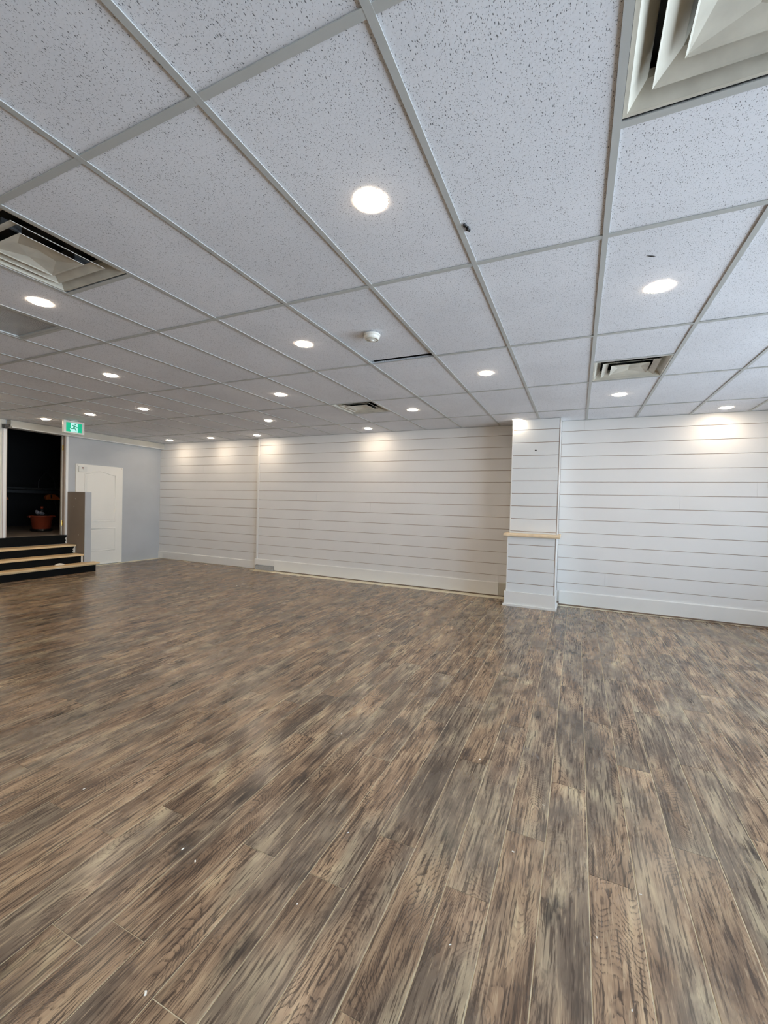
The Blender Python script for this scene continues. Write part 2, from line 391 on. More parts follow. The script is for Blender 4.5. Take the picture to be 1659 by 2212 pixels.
# wall behind the camera and the window wall on the right (both outside the frame)
struct(part('wall_front', MB().box(XL-.13, XR+.15, YB-.15, YB, -.1, HF+.1), M['plain_wall']))
mb = MB().box(XR, XR+.15, YB, YR+.1, -.1, .15).box(XR, XR+.15, YB, YR+.1, 2.45, HF+.1)
ys = [YB]+[v for q in WINS for v in q]+[YR+.1]
for i in range(0, len(ys), 2): mb.box(XR, XR+.15, ys[i], ys[i+1], .15, 2.45)
struct(part('wall_right', mb, M['plain_wall']))
for i, (y0, y1) in enumerate(WINS):
    mb = MB()
    for a, b in ((y0, y0+.05), (y1-.05, y1), ((y0+y1)/2-.02, (y0+y1)/2+.02)): mb.box(XR+.03, XR+.09, a, b, .15, 2.45)
    mb.box(XR+.03, XR+.09, y0, y1, .15, .20).box(XR+.03, XR+.09, y0, y1, 2.40, 2.45)
    wn = struct(part('window_%d' % (i+1), mb, M['base']))
    part('pane', MB().box(XR+.055, XR+.061, y0+.05, (y0+y1)/2-.02, 0.20, 2.40), M['glass'], wn)
    part('pane', MB().box(XR+.055, XR+.061, (y0+y1)/2+.02, y1-.05, 0.20, 2.40), M['glass'], wn)

# baseboards: thick cap edge on top, last short piece by the pillar
def base_piece(root, x0, x1, y, z0, z1, name='base_piece', mat='base'):
    return part(name, MB().prism([(y, z0), (y, z1-.010), (y+.006, z1), (y+.0215, z1), (y+.0215, z0)], 0, x0, x1), M[mat], root)
bc = struct(part('baseboard_center', MB().prism([(YM-.022, .020), (YM-.022, .206), (YM-.016, .216), (YM-.0005, .216), (YM-.0005, .020)], 0, -4.865, -.552), M['base']))
part('base_piece', MB().prism([(YM-.022, .100), (YM-.022, .206), (YM-.016, .216), (YM-.0005, .216), (YM-.0005, .100)], 0, -5.36, -4.866), M['base'], bc)
base_piece(bc, -.549, -.30, YM-.022, .020, .216, mat='soffit')
struct(part('baseboard_left', MB().prism([(YL-.018, .004), (YL-.018, .150), (YL-.012, .160), (YL-.0005, .160), (YL-.0005, .004)], 0, XL+.002, -5.362), M['base']))
struct(part('baseboard_right', MB().prism([(YR-.018, .022), (YR-.018, .196), (YR-.012, .206), (YR-.0005, .206), (YR-.0005, .022)], 0, .32, XR-.002), M['base']))
tag(bev(part('wall_patch_block', MB().box(-5.345, -4.885, YM-.02, YM-.002, 0, .086), M['grey_block']), .002),
    'grey unpainted block filling the notch cut in the white baseboard', 'block')

# soffit board over the left wall
sf = struct(part('trim_1', MB().box(XL+.001, -8.14, 1.66, YL-.002, DZ1+.004, HF-.004), M['soffit']))
part('bottom_edge', MB().box(XL+.001, -8.134, 1.68, YL-.002, DZ1-.006, DZ1+.004), M['base'], sf)

# ------------------------------------------------------------------ pillar (boxed column with pine ledge)
pil = thing('pillar', (-.04, 4.2, 0), 'boxed white shiplap pillar with bare pine ledge dividing the back wall', 'pillar')
def PP(name, mb, mat, parent=None, smooth_=False):
    """part of an unrotated thing given in world coordinates"""
    parent = parent or pil; q = parent; off = Vector((0, 0, 0))
    while q: off += q.location; q = q.parent
    mb.v = [tuple(Vector(v)-off) for v in mb.v]
    return link(name, mb.mesh(name, mat, smooth_), parent)
PX0, PX1, PYU, PYL, LZ = -.356, .279, 4.11, 3.94, .975
PP('core', MB().box(PX0+.010, PX1-.010, PYU+.010, 4.50, LZ, HF-.001).box(PX0+.010, PX1-.010, PYL+.010, 4.50, .004, LZ), M['mdf'])
def pboards(y, z0, z1, seams):
    zs = [z1]+[s for s in seams if z0+.02 < s < z1-.02]+[z0]
    for i in range(len(zs)-1):
        zt = zs[i]-(.004 if i else 0); zb = zs[i+1]+(.004 if i < len(zs)-2 else 0)
        bev(PP('board', MB().box(PX0+.004, PX1-.017, y, y+.012, zb, zt), M['pillar']), .0012, 1)
seams = [2.480-.17972*i for i in range(13)]
pboards(PYU, LZ+.04, HF-.002, seams); pboards(PYL, .185, LZ, seams)
for x0, x1 in ((PX0-.004, PX0+.009), (PX1-.009, PX1+.003)):
    PP('side_panel', MB().box(x0, x1, PYU-.002, 4.372 if x1 > 0 else YM, LZ+.04, HF-.002), M['base'])
    PP('side_panel', MB().box(x0, x1, PYL-.002, 4.372 if x1 > 0 else YM, .01, LZ), M['base'])
lz0, lz1, ly0 = LZ, LZ+.040, PYL-.045
lg = PP('ledge', MB().prism([(ly0+.012, lz0), (ly0+.003, lz0+.006), (ly0, lz0+.020), (ly0+.003, lz0+.034), (ly0+.012, lz1), (4.36, lz1), (4.36, lz0)], 0, PX0-.055, PX1+.04), M['pale_pine'])
lg['label'] = 'bare pine ledge around the pillar'
for nm, o_, z0, z1 in (('base_piece', .020, .028, .205), ('shoe_piece', .036, 0.0, .030)):
    bev(PP(nm, MB().prism([(PX0-o_-.006, PYL-o_), (PX1+o_-.008, PYL-o_), (PX1+o_-.008, 4.355), (PX1+.004, 4.355), (PX1+.004, PYL-.003), (PX0-.005, PYL-.003), (PX0-.005, YM-.023), (PX0-o_-.006, YM-.023)], 2, z0, z1), M['base']), .002)
PP('screw_hole', MB().add([(-.037+.013*math.cos(i*math.pi/6), PYU-.0006, 2.188+.011*math.sin(i*math.pi/6)) for i in range(12)]+[(-.037+.009*math.cos(i*math.pi/6), PYU-.0005+.0001, 2.188+.008*math.sin(i*math.pi/6)) for i in range(12)], [tuple(range(12))]), M['black'])

# ------------------------------------------------------------------ ceiling
ceil = struct(part('ceiling', MB().box(XL-.1, XR+.1, YB-.1, YL+.1, 2.86, 2.90), M['plenum']))
A0, A1, B0 = -14, 8, -4
vent_cells = {(1, -1): (-1, -.5), (-4, -1): (-1, -.5), (-4, 2): (2, 2.5), (1, 1): (1.5, 2)}
TROF = (-6, -1.245, -.245)
def ymax(x): return YL if x < -5.36 else (YM if x < -.05 else YR)
tcache = {}
def add_tile(x0, x1, y0, y1, dz=0, tilt=0):
    x0 = max(x0, XL); x1 = min(x1, XR)
    y1 = min(y1, ymax((x0+x1)/2)); y0 = max(y0, YB)
    if x1-x0 < .03 or y1-y0 < .03: return
    sx, sy = round(x1-x0-.004, 3), round(y1-y0-.004, 3)
    if (sx, sy) not in tcache: tcache[(sx, sy)] = MB().box(-sx/2, sx/2, -sy/2, sy/2, 0, .015).mesh('ceiling_tile', M['tile'])
    o = link('ceiling_tile', tcache[(sx, sy)], ceil); o.location = ((x0+x1)/2, (y0+y1)/2, HF+.0015+dz); o.rotation_euler.x = tilt
for a in range(A0, A1):
    for b in range(B0, 4):
        x0, x1, y0, y1 = a*GX, (a+1)*GX, b*GY, (b+1)*GY
        if (a, b) in vent_cells:
            v0, v1 = vent_cells[(a, b)]
            if v0 > b: add_tile(x0, x1, y0, v0*GY)
            if v1 < b+1: add_tile(x0, x1, v1*GY, y1)
        elif a == TROF[0] and b == -2: add_tile(x0, x1, y0, TROF[1]*GY)
        elif a == TROF[0] and b == -1: add_tile(x0, x1, TROF[2]*GY, y1)
        elif (a, b) == (-2, 0): add_tile(x0, x1, y0, y1-.046, .006, .006)
        else: add_tile(x0, x1, y0, y1, random.uniform(0, .0012))
FW = .0125
for a in range(A0+1, A1):
    x = a*GX
    if XL < x < XR:
        ye = ymax(x)
        part('main_tee', MB().prism([(x-FW, HF-.0034), (x+FW, HF-.0034), (x+FW, HF+.0005), (x+.001, HF+.0012), (x+.001, HF+.04), (x-.001, HF+.04), (x-.001, HF+.0012), (x-FW, HF+.0005)], 1, YB, ye), M['grid'], ceil)
for b in range(B0, 4):
    y = b*GY
    if y < YB: continue
    for a in range(A0, A1):
        x0, x1 = max(a*GX, XL), min((a+1)*GX, XR)
        if (a, b) == (-2, 1) or x1-x0 < .05: continue
        part('cross_tee', MB().box(x0+FW, x1-FW, y-FW*1.1, y+FW*1.1, HF-.0030, HF+.0008), M['grid'], ceil)
for (a, y) in [(1, -.5*GY), (-4, -.5*GY), (-4, 2.5*GY), (1, 1.5*GY), (-6, TROF[1]*GY), (-6, TROF[2]*GY)]:
    part('cross_tee', MB().box(a*GX+FW, (a+1)*GX-FW, y-FW*1.1, y+FW*1.1, HF-.0030, HF+.0008), M['grid'], ceil)
part('cross_tee', MB().box(-2*GX+FW, -GX-FW, GY-.004, GY+FW*.86, HF-.0016, HF+.0008), M['grid'], ceil)
for x0, x1, y in ((XL, -5.345, YL), (-5.345, PX0, YM), (PX1, XR, YR)):
    part('wall_angle', MB().box(x0, x1, y-.020, y-.0002, HF-.0025, HF+.0005), M['grid'], ceil)
part('torn_gouge', MB().add([(.79, .243, HF-.0004), (.81, .262, HF-.0006), (.835, .268, HF-.0004), (.815, .250, HF-.0006)], [(0, 1, 2, 3)]), M['duct'], ceil)
mb = MB()
for (dx, dy, s_) in ((0, 0, .009), (.006, .014, .008), (.004, .028, .009), (.010, .036, .006), (-.001, -.010, .006)):
    mb.lathe([(s_*.4, HF-.009), (s_, HF-.005), (s_, HF-.001)], .026+dx, -.315+dy, 8)
tag(part('dirt_clump', mb, M['black'], None, True), 'small black clump stuck on the ceiling rail in the near middle tiles', 'dirt')

# ---- pot lights
def pot_light(a, b, label):
    x, y = a*GX, b*GY
    o = thing('pot_light', (x, y, HF), label, 'ceiling light', 'round pot lights set in the ceiling tiles')
    return o
pl0 = None
LIGHTS = [
 (-.5, -.5, 'largest lit round pot light, nearest, in the top middle of the photo'),
 (1.5, .5, 'lit round pot light at the upper right between the two right-hand vents'),
 (-4.5, -.5, 'lit round pot light at the far left just below the left vent'),
 (-2.5, .5, 'lit round pot light in the tile just left of the smoke detector'),
 (-.5, 1.5, 'lit round pot light right of the smoke detector, above the pillar'),
 (-6.5, .5, 'lit round pot light at the left, nearest one toward the exit sign side'),
 (1.5, 2.5, 'lit round pot light directly behind the small right-hand vent'),
 (-4.5, 1.5, 'lit round pot light just left of the small middle vent'),
 (-2.5, 2.5, 'lit round pot light just right of the small middle vent'),
 (3.5, 3.345, 'lit round pot light close to the right back wall, right of pillar'),
 (-8.5, 1.5, 'lit round pot light second to the right from the exit sign'),
 (-10.5, 1.5, 'lit round pot light first to the right from the exit sign'),
 (-12.5, 1.5, 'lit round pot light half behind the green exit sign'),
 (-6.5, 2.5, 'lit round pot light above the corner trim between left and centre back wall'),
 (-4.5, 3.375, 'lit round pot light close to the centre back wall, below the middle vent'),
 (-8.5, 3.41, 'lit round pot light near the back wall, rightmost of three in the left corner'),
 (-10.5, 3.41, 'lit round pot light near the back wall, middle of three in the left corner'),
 (-12.5, 3.41, 'lit round pot light near the back wall, leftmost, beside the soffit end'),
 (-.5, 3.36, 'lit round pot light touching the top left of the pillar, with hot spot on it'),
 # outside the frame, behind or beside the camera
 (-8.5, -.5, None), (-12.5, -.5, None), (-10.5, .5, None), (-2.5, -1.5, None), (1.5, -1.5, None), (-6.5, -1.5, None), (-10.5, -1.5, None),
 (-.5, -2.5, None), (3.5, -.5, None), (-4.5, -2.5, None), (-8.5, -2.5, None), (3.5, 1.5, None), (5.5, .5, None), (-12.5, -2.5, None), (3.5, -2.5, None), (5.5, 2.5, None)]
trim_me = MB().lathe([(.0555, -.0030), (.058, -.0038), (.0615, -.0030), (.0630, -.0002)], 0, 0, 40, closed=False).mesh('trim_ring', M['halo_rim'], True)
lens_me = MB().lathe([(.0005, -.0100), (.020, -.0096), (.036, -.0082), (.048, -.0056), (.0555, -.0026)], 0, 0, 32, closed=False).mesh('lens', M['lamp'], True)
for a, b, lab in LIGHTS:
    o = pot_light(a, b, lab or 'lit round pot light in the ceiling behind or beside the photographer, out of view')
    if not lab: o['group'] = 'pot lights out of view'
    link('trim_ring', trim_me, o); link('lens', lens_me, o)

# ---- square cone diffusers
def vent(a, y0, label, rot=0, mid=((.168, .022),), pk=.034):
    x = (a+.5)*GX; y = y0+.5*GX+.002
    o = thing('ceiling_vent', (x, y, HF), label, 'air vent', 'square louvred vents in the ceiling')
    h = GX/2-FW-.001
    mb = MB().ring(0, 0, h, -.0005, h-.012, .0); mb.ring(0, 0, h-.012, .0, .226, .050); mb.ring(0, 0, .226, .050, .222, .072)
    c0 = part('outer_cone', mb, M['diffuser'], o); solid(c0, .0016)
    mb = MB().ring(0, 0, .214, .001, .209, .005); last = (.209, .005)
    for m_ in mid: mb.ring(0, 0, *last, *m_); last = m_
    solid(part('middle_cone', mb, M['diffuser'], o), .0016)
    s = .146; i = .058
    # centre plate: shallow folded pyramid with an inner square fold
    q = lambda hh, z: [(-hh, -hh, z), (hh, -hh, z), (hh, hh, z), (-hh, hh, z)]
    v = q(s, .000)+q(s-.006, .004)+[(0, -i*1.5, pk*.58), (i*1.5, 0, pk*.58), (0, i*1.5, pk*.58), (-i*1.5, 0, pk*.58)]+[(0, 0, pk)]
    fs = [(k_, (k_+1) % 4, 4+(k_+1) % 4, 4+k_) for k_ in range(4)]
    for k_ in range(4):
        n_ = (k_+1) % 4
        fs += [(4+k_, 4+n_, 8+k_), (4+n_, 8+n_, 8+k_), (8+k_, 8+n_, 12)]
    solid(part('centre_plate', MB().add(v, fs), M['diffuser'], o), .0014)
    mb = MB().box(-.28, .28, -.28, .28, .115, .118)
    part('back_pan', mb, M['duct'], o)
    mb = MB().ring(0, 0, .2225, .0725, .262, .115)
    solid(part('plenum_box', mb, M['duct'], o), .001)
    solid(part('duct_collar', MB().lathe([(.115, .085), (.115, .114)], 0, 0, 28, closed=False), M['duct'], o), .002)
    zs_ = .066 if len(mid) > 1 else .022
    for sx in (-1, 1):
        part('strap', MB().box(sx*.10-.008, sx*.10+.008, .120, .200, zs_, zs_+.030), M['galv'], o)
        part('strap', MB().box(sx*.10-.008, sx*.10+.008, -.200, -.120, zs_, zs_+.030), M['galv'], o)
    o.rotation_euler.z = rot
    return o
vent(1, -1*GY, 'large square ivory louvred vent cut off by the top right corner', mid=((.150, .040), (.136, .062)), pk=.038)
vent(-4, -1*GY, 'square ivory louvred vent at the left edge with dark opening')
vent(-4, 2*GY, 'small distant square vent in the middle, in front of the centre back wall')
vent(1, 1.5*GY, 'small square ivory vent at the right, in front of the right back wall')

# ---- fluorescent panel
xt, yt0, yt1 = (TROF[0]+.5)*GX, TROF[1]*GY, TROF[2]*GY
tr = thing('ceiling_panel_light', (xt, (yt0+yt1)/2, HF), 'unlit fluorescent ceiling panel with prismatic lens at the left edge', 'ceiling light')
hw, hl = GX/2-FW-.001, (yt1-yt0)/2-FW-.001
mb = MB()
for (x0, x1, y0, y1) in ((-hw, -hw+.022, -hl, hl), (hw-.022, hw, -hl, hl), (-hw+.022, hw-.022, -hl, -hl+.022), (-hw+.022, hw-.022, hl-.022, hl)):
    mb.box(x0, x1, y0, y1, -.001, .012)
part('frame', mb, M['grid'], tr)
part('lens', MB().box(-hw+.022, hw-.022, -hl+.022, hl-.022, .008, .011), M['lens'], tr)
part('housing', MB().box(-hw+.01, hw-.01, -hl+.01, hl-.01, .06, .12), M['grid'], tr)

# ---- smoke detector
sd = thing('smoke_detector', (-.90, .628, HF), 'round off-white smoke detector on a ceiling tile with dusty halo', 'smoke detector')
part('mounting_base', MB().lathe([(.060, 0.0), (.062, -.010), (.058, -.014)], 0, 0, 36), M['white_plastic'], sd, False)
part('body', MB().lathe([(.058, -.0145), (.057, -.024), (.048, -.036), (.030, -.042), (.020, -.043)], 0, 0, 36), M['white_plastic'], sd, True)
part('vent_ring', MB().lathe([(.049, -.0355), (.0495, -.039), (.044, -.042), (.042, -.038)], 0, 0, 36), M['diffuser'], sd, True)
part('test_button', MB().lathe([(.018, -.0432), (.017, -.049), (.010, -.051)], 0, 0, 24), M['white_plastic'], sd, True)

# ---- exit sign: runs parallel to the left wall, hangs from the ceiling
ex = thing('exit_sign', (-7.12, 2.06, HF), 'green and white running man exit sign hanging from the ceiling by the doorway', 'exit sign')
W2, Hh = .158, .205
zt = -.014
mb = MB()
for (y0, y1, z0, z1) in ((-W2, -W2+.036, zt-Hh, zt), (W2-.036, W2, zt-Hh, zt), (-W2+.036, W2-.036, zt-.030, zt), (-W2+.036, W2-.036, zt-Hh, zt-Hh+.026)):
    mb.box(-.028, .022, y0, y1, z0, z1)
bev(part('housing', mb, M['white_plastic'], ex), .003)
part('back_plate', MB().box(-.024, -.018, -W2+.03, W2-.03, zt-Hh+.02, zt-.02), M['white_plastic'], ex)
gy0, gy1, gz0, gz1 = -W2+.036, W2-.036, zt-Hh+.026, zt-.030
part('green_panel', MB().box(.008, .016, gy0, gy1, gz0, gz1), M['exit_green'], ex)
wy0, wy1 = gy0+(gy1-gy0)*.30, gy0+(gy1-gy0)*.72
part('white_doorway', MB().prism([(wy0, gz1-.002), (wy1, gz1-.002), (wy1, gz0+.002), (wy0-.004, gz0+.002), (wy0+.002, gz0+.028), (wy0-.014, gz0+.036), (wy0-.014, gz0+.050), (wy0, gz0+.054)], 0, .016, .0175), M['exit_white'], ex)
yc, zc = (wy0+wy1)/2, (gz0+gz1)/2
def limb(pts, wd):
    out = []
    for i in range(len(pts)-1):
        a, b = Vector(pts[i]), Vector(pts[i+1]); d = (b-a).normalized(); n_ = Vector((-d.y, d.x))*wd/2; e = d*wd*.25
        out.append([tuple(a-e+n_), tuple(b+e+n_), tuple(b+e-n_), tuple(a-e-n_)])
    return out
mb = MB()
man = limb([(.006, .030), (-.006, .004)], .022)+limb([(.002, .032), (-.022, .034), (-.034, .018)], .010)+limb([(.010, .028), (.024, .014), (.048, .010)], .010) \
    + limb([(-.007, .004), (-.012, -.020), (-.048, -.022)], .013)+limb([(-.002, .002), (.012, -.020), (.030, -.050)], .014)
for k_, q_ in enumerate(man): mb.prism([(yc+p[0], zc+p[1]) for p in q_], 0, .0176, .0186+.0001*k_)
mb.prism([(yc+.014+.011*math.cos(i*math.pi/6), zc+.053+.010*math.sin(i*math.pi/6)) for i in range(12)], 0, .0176, .0186)
part('running_man', mb, M['exit_dark'], ex)
part('canopy', MB().lathe([(.055, -.001), (.053, -.010), (.03, -.0135)], 0, 0, 28), M['white_plastic'], ex)

# ------------------------------------------------------------------ doorway, back room
d1 = struct(part('door_1', MB().box(XL-.13, XL-.001, DY1-.022, DY1-.0005, DZ0, DZ1-.001).box(XL-.13, XL-.001, DY0+.0005, DY0+.022, DZ0, DZ1-.001), M['jamb']))
part('stop_strip', MB().box(XL-.10, XL-.062, DY1-.034, DY1-.022, DZ0, DZ1-.004), M['soffit'], d1)
part('casing', MB().box(XL, XL+.014, DY1-.004, DY1+.036, DZ0-.02, DZ1-.008), M['base'], d1)
bev(part('casing', MB().box(XL, XL+.016, DY0-.052, DY0+.004, DZ0-.01, DZ1-.03), M['base'], d1), .003)
part('casing_bead', MB().box(XL+.016, XL+.021, DY0-.046, DY0-.040, DZ0-.01, DZ1-.03), M['mdf'], d1)
for z in (2.282, .861):
    part('hinge', MB().box(XL-.052, XL-.030, DY1-.0250, DY1-.0220, z-.045, z+.045), M['brass'], d1)
    part('hinge_pin', MB().tube([(XL-.055, DY1-.030, z-.048), (XL-.055, DY1-.030, z+.048)], .0055, 8), M['brass'], d1)
bk = thing('door_closer_bracket', (XL+.02, 1.62, 2.5), 'small black bracket at the top left corner of the dark doorway', 'bracket')
PP('body', MB().prism([(1.585, 2.545), (1.655, 2.548), (1.655, 2.520), (1.632, 2.512), (1.632, 2.480), (1.60, 2.480), (1.588, 2.492)], 0, XL+.024, XL+.115), M['black'], bk)
PP('pin', MB().tube([(XL+.122, 1.678, 2.532), (XL+.122, 1.674, 2.508)], .006, 8), M['brass'], bk)
PP('arm', MB().box(XL+.055, XL+.130, 1.655, 1.672, 2.534, 2.542), M['white_plastic'], bk)

RX, RY0, RY1, RZ = -11.4, .7, 4.2, .640
struct(part('floor_backroom', MB().box(RX, XL+.004, DY0+.024, DY1-.024, RZ-.06, RZ+.001).box(RX, XL-.13, RY0, RY1, RZ-.08, RZ), M['half_wall']))
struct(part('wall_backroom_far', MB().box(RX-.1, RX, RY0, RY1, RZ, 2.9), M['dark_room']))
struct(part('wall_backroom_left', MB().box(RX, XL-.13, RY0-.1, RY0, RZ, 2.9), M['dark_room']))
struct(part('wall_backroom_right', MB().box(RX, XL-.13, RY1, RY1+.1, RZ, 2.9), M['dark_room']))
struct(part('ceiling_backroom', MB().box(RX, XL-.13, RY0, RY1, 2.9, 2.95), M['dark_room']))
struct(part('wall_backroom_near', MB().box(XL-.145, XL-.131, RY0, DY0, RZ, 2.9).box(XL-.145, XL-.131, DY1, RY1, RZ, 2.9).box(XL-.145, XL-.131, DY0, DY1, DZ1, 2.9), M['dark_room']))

# dark rack across the back room
rk = thing('metal_rack', (-9.95, 2.7, RZ), 'dark steel rack with long horizontal rails inside the unlit back room', 'rack')
for z0, z1, x0 in ((1.515, 1.530, -10.2), (1.492, 1.502, -10.0), (1.415, 1.475, -10.2)):
    PP('rail', MB().box(x0, x0+.28, 2.05, 3.75, z0, z1), M['dark_metal'], rk)
for x in (-10.18, -9.96):
    for y in (2.08, 3.68): PP('leg', MB().box(x, x+.03, y, y+.03, RZ, 1.49), M['dark_metal'], rk)
st = thing('folding_stand', (-9.95, 3.1, 1.53), 'dark peaked folding frame standing on the back room rack', 'stand')
PP('peak', MB().prism([(2.98, 1.75), (3.09, 1.90), (3.11, 1.90), (3.24, 1.78), (3.23, 1.75), (3.10, 1.865), (2.985, 1.725)], 0, -9.98, -9.94), M['black'], st)
PP('leg', MB().tube([(-9.96, 2.965, 1.531), (-9.96, 2.965, 1.66), (-9.96, 2.99, 1.74)], .009), M['dark_metal'], st)
PP('leg', MB().tube([(-9.96, 3.285, 1.531), (-9.96, 3.27, 1.65), (-9.96, 3.235, 1.75)], .009), M['dark_metal'], st)
# orange tub
tb = thing('round_tub', (-9.5, 2.80, RZ), 'orange round tub with two lug handles on the back room floor', 'tub')
mb = MB().lathe([(.145, .05), (.150, .055), (.190, .30), (.205, .305), (.210, .318), (.203, .322), (.188, .310), (.150, .075), (.02, .07)], 0, 0, 32, closed=False)
part('body', mb, M['orange'], tb, True)
for s_ in (-1, 1):
    bev(part('handle', MB().box(-.04, .04, s_*.205-(.0 if s_ > 0 else .035), s_*.205+(.035 if s_ > 0 else 0), .285, .312), M['orange'], tb), .006)
part('dolly', MB().lathe([(.17, 0), (.19, .02), (.18, .048)], 0, 0, 24), M['black'], tb)
part('dark_contents', MB().lathe([(.185, .28), (.12, .33), (.05, .36), (.01, .37)], 0, 0, 20, closed=False), M['duct'], tb, True)
bgm = MB()
for (dx, dy, dz, s_) in ((0, 0, .0, .045), (.01, .05, -.01, .04), (0, .09, -.02, .035), (0, -.02, .03, .03)):
    bgm.lathe([(s_*.3, dz-s_*.8), (s_, dz-s_*.2), (s_*.9, dz+s_*.4), (s_*.2, dz+s_*.8)], dx, dy, 9)
bg_ = thing('crumpled_bag', (-9.38, 2.67, RZ+.385), 'crumpled white bag lying on top of the orange tub', 'bag'); part('plastic', bgm, M['bag'], bg_, True)
jr = thing('small_jar', (-9.5, 2.80, RZ+.371), 'small orange capped container standing in the orange tub', 'container')
part('neck', MB().lathe([(.03, 0), (.03, .06), (.018, .09)], 0, 0, 16), M['duct'], jr, True); part('cap', MB().lathe([(.024, .091), (.026, .125), (.02, .135)], 0, 0, 16), M['orange'], jr, True)
def tool(y, z, label):
    o = thing('orange_power_tool', (-9.86, y, z), label, 'power tool', 'orange tools in the back room')
    part('body', MB().prism([(-.13, -.01), (-.10, .05), (-.03, .065), (.06, .06), (.13, .0), (.15, -.05), (.02, -.055), (-.05, -.04), (-.10, -.05)], 0, -.03, .03), M['tool_orange'], o)
    part('grip', MB().prism([(-.035, .055), (-.01, .058), (-.005, -.02), (-.03, -.022)], 0, .030, .038), M['black'], o)
    part('strap', MB().tube([(0, .06, -.04), (0, .09, -.2), (0, .13, -.38)], .008, 6), M['dark_metal'], o)
    part('hook', MB().tube([(0, 0, .06), (-.0, 0, .13)], .006, 6), M['dark_metal'], o)
tool(3.16, 1.335, 'orange tool hanging under the rack at the right of the doorway')
tool(2.24, 1.32, 'orange tool hanging under the rack, cut off by the left door jamb')

# ------------------------------------------------------------------ stairs
sc_ = thing('staircase', (-7.9, 1.6, 0), 'black painted steps with bare pine treads leading up to dark doorway', 'stairs')
SY0 = .3
def SP(n, mb, m): return PP(n, mb, M[m], sc_)
t1, t2, t3 = .165, .320, .478
R1, R2, R3, R4 = -7.565, -7.742, -7.975, -8.245
SP('riser', MB().box(R1-.02, R1, SY0, 2.716, .002, .118), 'black_paint')
SP('riser', MB().box(R2-.02, R2, SY0, 2.560, t1+.001, t2-.036), 'black_paint')
def ragged(x0, x1, y0, y1, z0, z1):   # riser whose right end has torn paint
    pts = [(y0, z0), (y1-.01, z0), (y1-.03, z0+(z1-z0)*.2), (y1-.012, z0+(z1-z0)*.35), (y1-.03, z0+(z1-z0)*.6), (y1, z0+(z1-z0)*.8), (y1, z1), (y0, z1)]
    return MB().prism(pts, 0, x0, x1)
SP('riser', ragged(R3-.02, R3, SY0, 2.572, t2+.001, t3-.034), 'black_paint')
SP('riser', ragged(R4-.018, R4, SY0, 2.590, t3+.001, RZ+.0), 'black_paint')
SP('filler', MB().box(R3-.022, R3-.006, 2.530, 2.596, t2+.001, t3-.036), 'rag')
SP('filler', MB().box(R4-.020, R4-.008, 2.550, 2.596, t3+.001, RZ), 'rag')
SP('filler', MB().box(R2-.022, R2-.006, 2.562, 2.596, t1+.001, t2-.038), 'rag')
bev(SP('tread', MB().box(-7.705, R1+.050, SY0, 2.760, t1-.026, t1), 'pine'), .004)
bev(SP('tread_support', MB().box(-7.705, R1+.016, SY0, 2.722, t1-.047, t1-.027), 'pine'), .003)
bev(SP('tread', MB().box(-7.955, R2+.040, SY0, 2.590, t2-.035, t2), 'pine'), .006)
bev(SP('tread', MB().box(-8.225, R3+.035, SY0, 2.590, t3-.033, t3), 'pine'), .006)
SP('carcass', MB().box(-8.26, R1-.022, SY0, 2.595, .001, t1-.048).box(-8.26, R2-.024, SY0, 2.595, t1-.047, t2-.037).box(-8.26, R3-.024, SY0, 2.595, t2-.036, t3-.035), 'black_paint')
SP('tread_end', MB().box(-7.735, -7.706, SY0, 2.59, t1-.026, t1), 'pine')
mb = MB().lathe([(.001, .032), (.02, .028), (.045, .015), (.055, .0)], 0, 0, 14, closed=False); mb.v = [(x*.7, y*1.5, z) for x, y, z in mb.v]
rg_ = tag(link('plaster_lump', mb.mesh('plaster_lump', M['rag'], True)), 'white lump of plaster on the lowest pine tread', 'plaster'); rg_.location = (-7.672, 2.17, t1+.001)
mb = MB().lathe([(.001, .012), (.03, .010), (.05, .002)], 0, 0, 12, closed=False); mb.v = [(z, y*1.2, x*.35) for x, y, z in mb.v]
SP('plaster_smear', MB().prism([(1.97, .122), (2.05, .134), (2.10, .131), (2.13, .122), (2.05, .119)], 0, R1+.0165, R1+.019), 'rag')

# half wall beside the stairs (grey; side towards the steps coloured taupe to stand in for shade)
hwall = thing('half_wall', (-7.98, 2.655, 0), 'waist-high narrow half wall beside the steps, shade-toned taupe side and grey end', 'half wall')
HX = -7.712
PP('body', MB().box(XL+.001, HX-.003, 2.605, 2.712, .002, 1.452), M['grey_wall'], hwall)
PP('side_face', MB().box(XL+.001, HX-.0035, 2.600, 2.6045, t1+.02, 1.452), M['half_wall'], hwall)
PP('end_face', MB().box(HX-.0028, HX, 2.600, 2.712, t1+.004, 1.452), M['grey_wall'], hwall)
PP('top_cap', MB().box(XL+.001, HX, 2.600, 2.712, 1.4525, 1.4565), M['grey_wall'], hwall)
for (x, z) in ((-8.0, 1.33), (-7.90, .66), (-8.05, 1.18)): PP('screw_mark', MB().tube([(x, 2.5985, z), (x, 2.6, z)], .006, 8), M['base'], hwall)

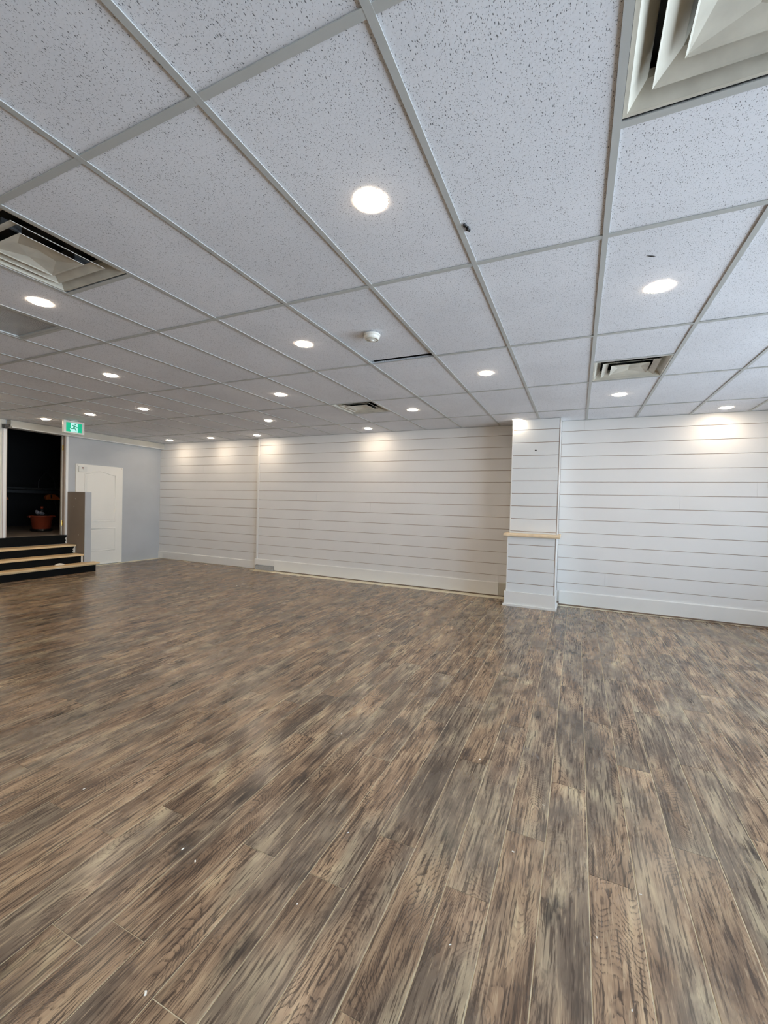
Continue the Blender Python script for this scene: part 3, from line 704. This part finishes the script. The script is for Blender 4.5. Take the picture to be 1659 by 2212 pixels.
# ------------------------------------------------------------------ moulded door slab fixed to the left wall
ds = thing('door_slab', (XL+.02, 3.19, .045), 'white moulded door slab with arched panel standing flat against grey wall', 'door')
DX = XL+.036
bev(PP('slab', MB().box(XL+.001, DX, 2.736, 3.648, .012, 2.002), M['white_gloss'], ds), .002)
def outline_tube(pts, rad=.010):
    pts = pts+[pts[0]]; return MB().tube([(DX, y, z) for y, z in pts], rad, 8)
arch = []
for i in range(25):
    s_ = i/24; arch.append((2.895+(3.492-2.895)*s_, 1.822+.062*(math.sin(math.pi*s_)**2)))
up = [(2.895, .878)]+arch+[(3.492, .872)]
dn = [(2.895, .736), (3.497, .738), (3.497, .288), (2.895, .290)]
def inset(pts, d):
    cy = sum(p[0] for p in pts)/len(pts); 
    y0, y1 = min(p[0] for p in pts), max(p[0] for p in pts); z0, z1 = min(p[1] for p in pts), max(p[1] for p in pts)
    return [((p[0]-(y0+y1)/2)*(1-2*d/(y1-y0))+(y0+y1)/2, (p[1]-(z0+z1)/2)*(1-2*d/(z1-z0))+(z0+z1)/2) for p in pts]
for pts in (up, dn):
    PP('panel_moulding', outline_tube(pts), M['white_gloss'], ds, True)
    bev(PP('raised_panel', MB().prism(inset(pts, .03), 0, DX-.002, DX+.005), M['white_gloss'], ds), .004)
    bev(PP('raised_field', MB().prism(inset(pts, .012), 0, DX-.002, DX+.0015), M['white_gloss'], ds), .001)
for y in (2.76, 3.625): PP('screw_mark', MB().tube([(DX-.001, y, 1.975), (DX+.0015, y, 1.975)], .006, 8), M['mdf'], ds)
cb = thing('wall_control_box', (DX+.02, 2.84, 1.9), 'small white control box with dark red display on the door slab', 'control box')
bev(PP('case', MB().box(DX+.006, DX+.034, 2.768, 2.912, 1.850, 1.957), M['white_plastic'], cb), .004)
PP('display', MB().box(DX+.034, DX+.0355, 2.822, 2.850, 1.916, 1.940), M['red_display'], cb)
PP('button', MB().tube([(DX+.034, 2.843, 1.892), (DX+.038, 2.843, 1.892)], .005, 10), M['dark_metal'], cb)

# pale chips of paint on the floor
chips = [(-.53, -1.4, .008, 'elongated pale wood chip on the planks near the bottom left edge'), (-.85, -1.01, .007, None), (-.76, -1.03, .006, None), (-1.55, -.97, .006, None), (-.31, -.65, .005, None),
         (-.72, 0, .008, None), (.33, -.44, .006, None), (.77, -.43, .005, None), (.62, -.67, .005, None), (-1.32, 1.8, .012, None), (.08, .12, .006, None), (-1.28, .46, .006, None),
         (-4.44, 3.03, .02, None), (-1.89, 2.74, .014, None), (-.83, 3.89, .016, None), (-.31, -1.0, .004, None), (.42, -.1, .005, None), (.2, -.9, .004, None), (.7, -.85, .004, None)]
for i, (x, y, s_, lab) in enumerate(chips):
    mb = MB().add([(-s_, -s_*.4, 0), (s_*.9, -s_*.5, 0), (s_, s_*.3, 0), (-s_*.6, s_*.5, 0), (-s_*.6, -s_*.1, .0016), (s_*.5, -s_*.2, .002), (s_*.5, s_*.15, .0016)],
                  [(3, 2, 1, 0), (0, 1, 5, 4), (1, 2, 6, 5), (2, 3, 4, 6), (3, 0, 4), (4, 5, 6)])
    o = tag(part('paint_chip', mb, M['chip']), lab or 'tiny pale paint chip scattered on the plank floor', 'debris', 'pale chips scattered on the floor')
    o.location = (x, y, .0002); o.rotation_euler.z = random.uniform(0, 6.28)
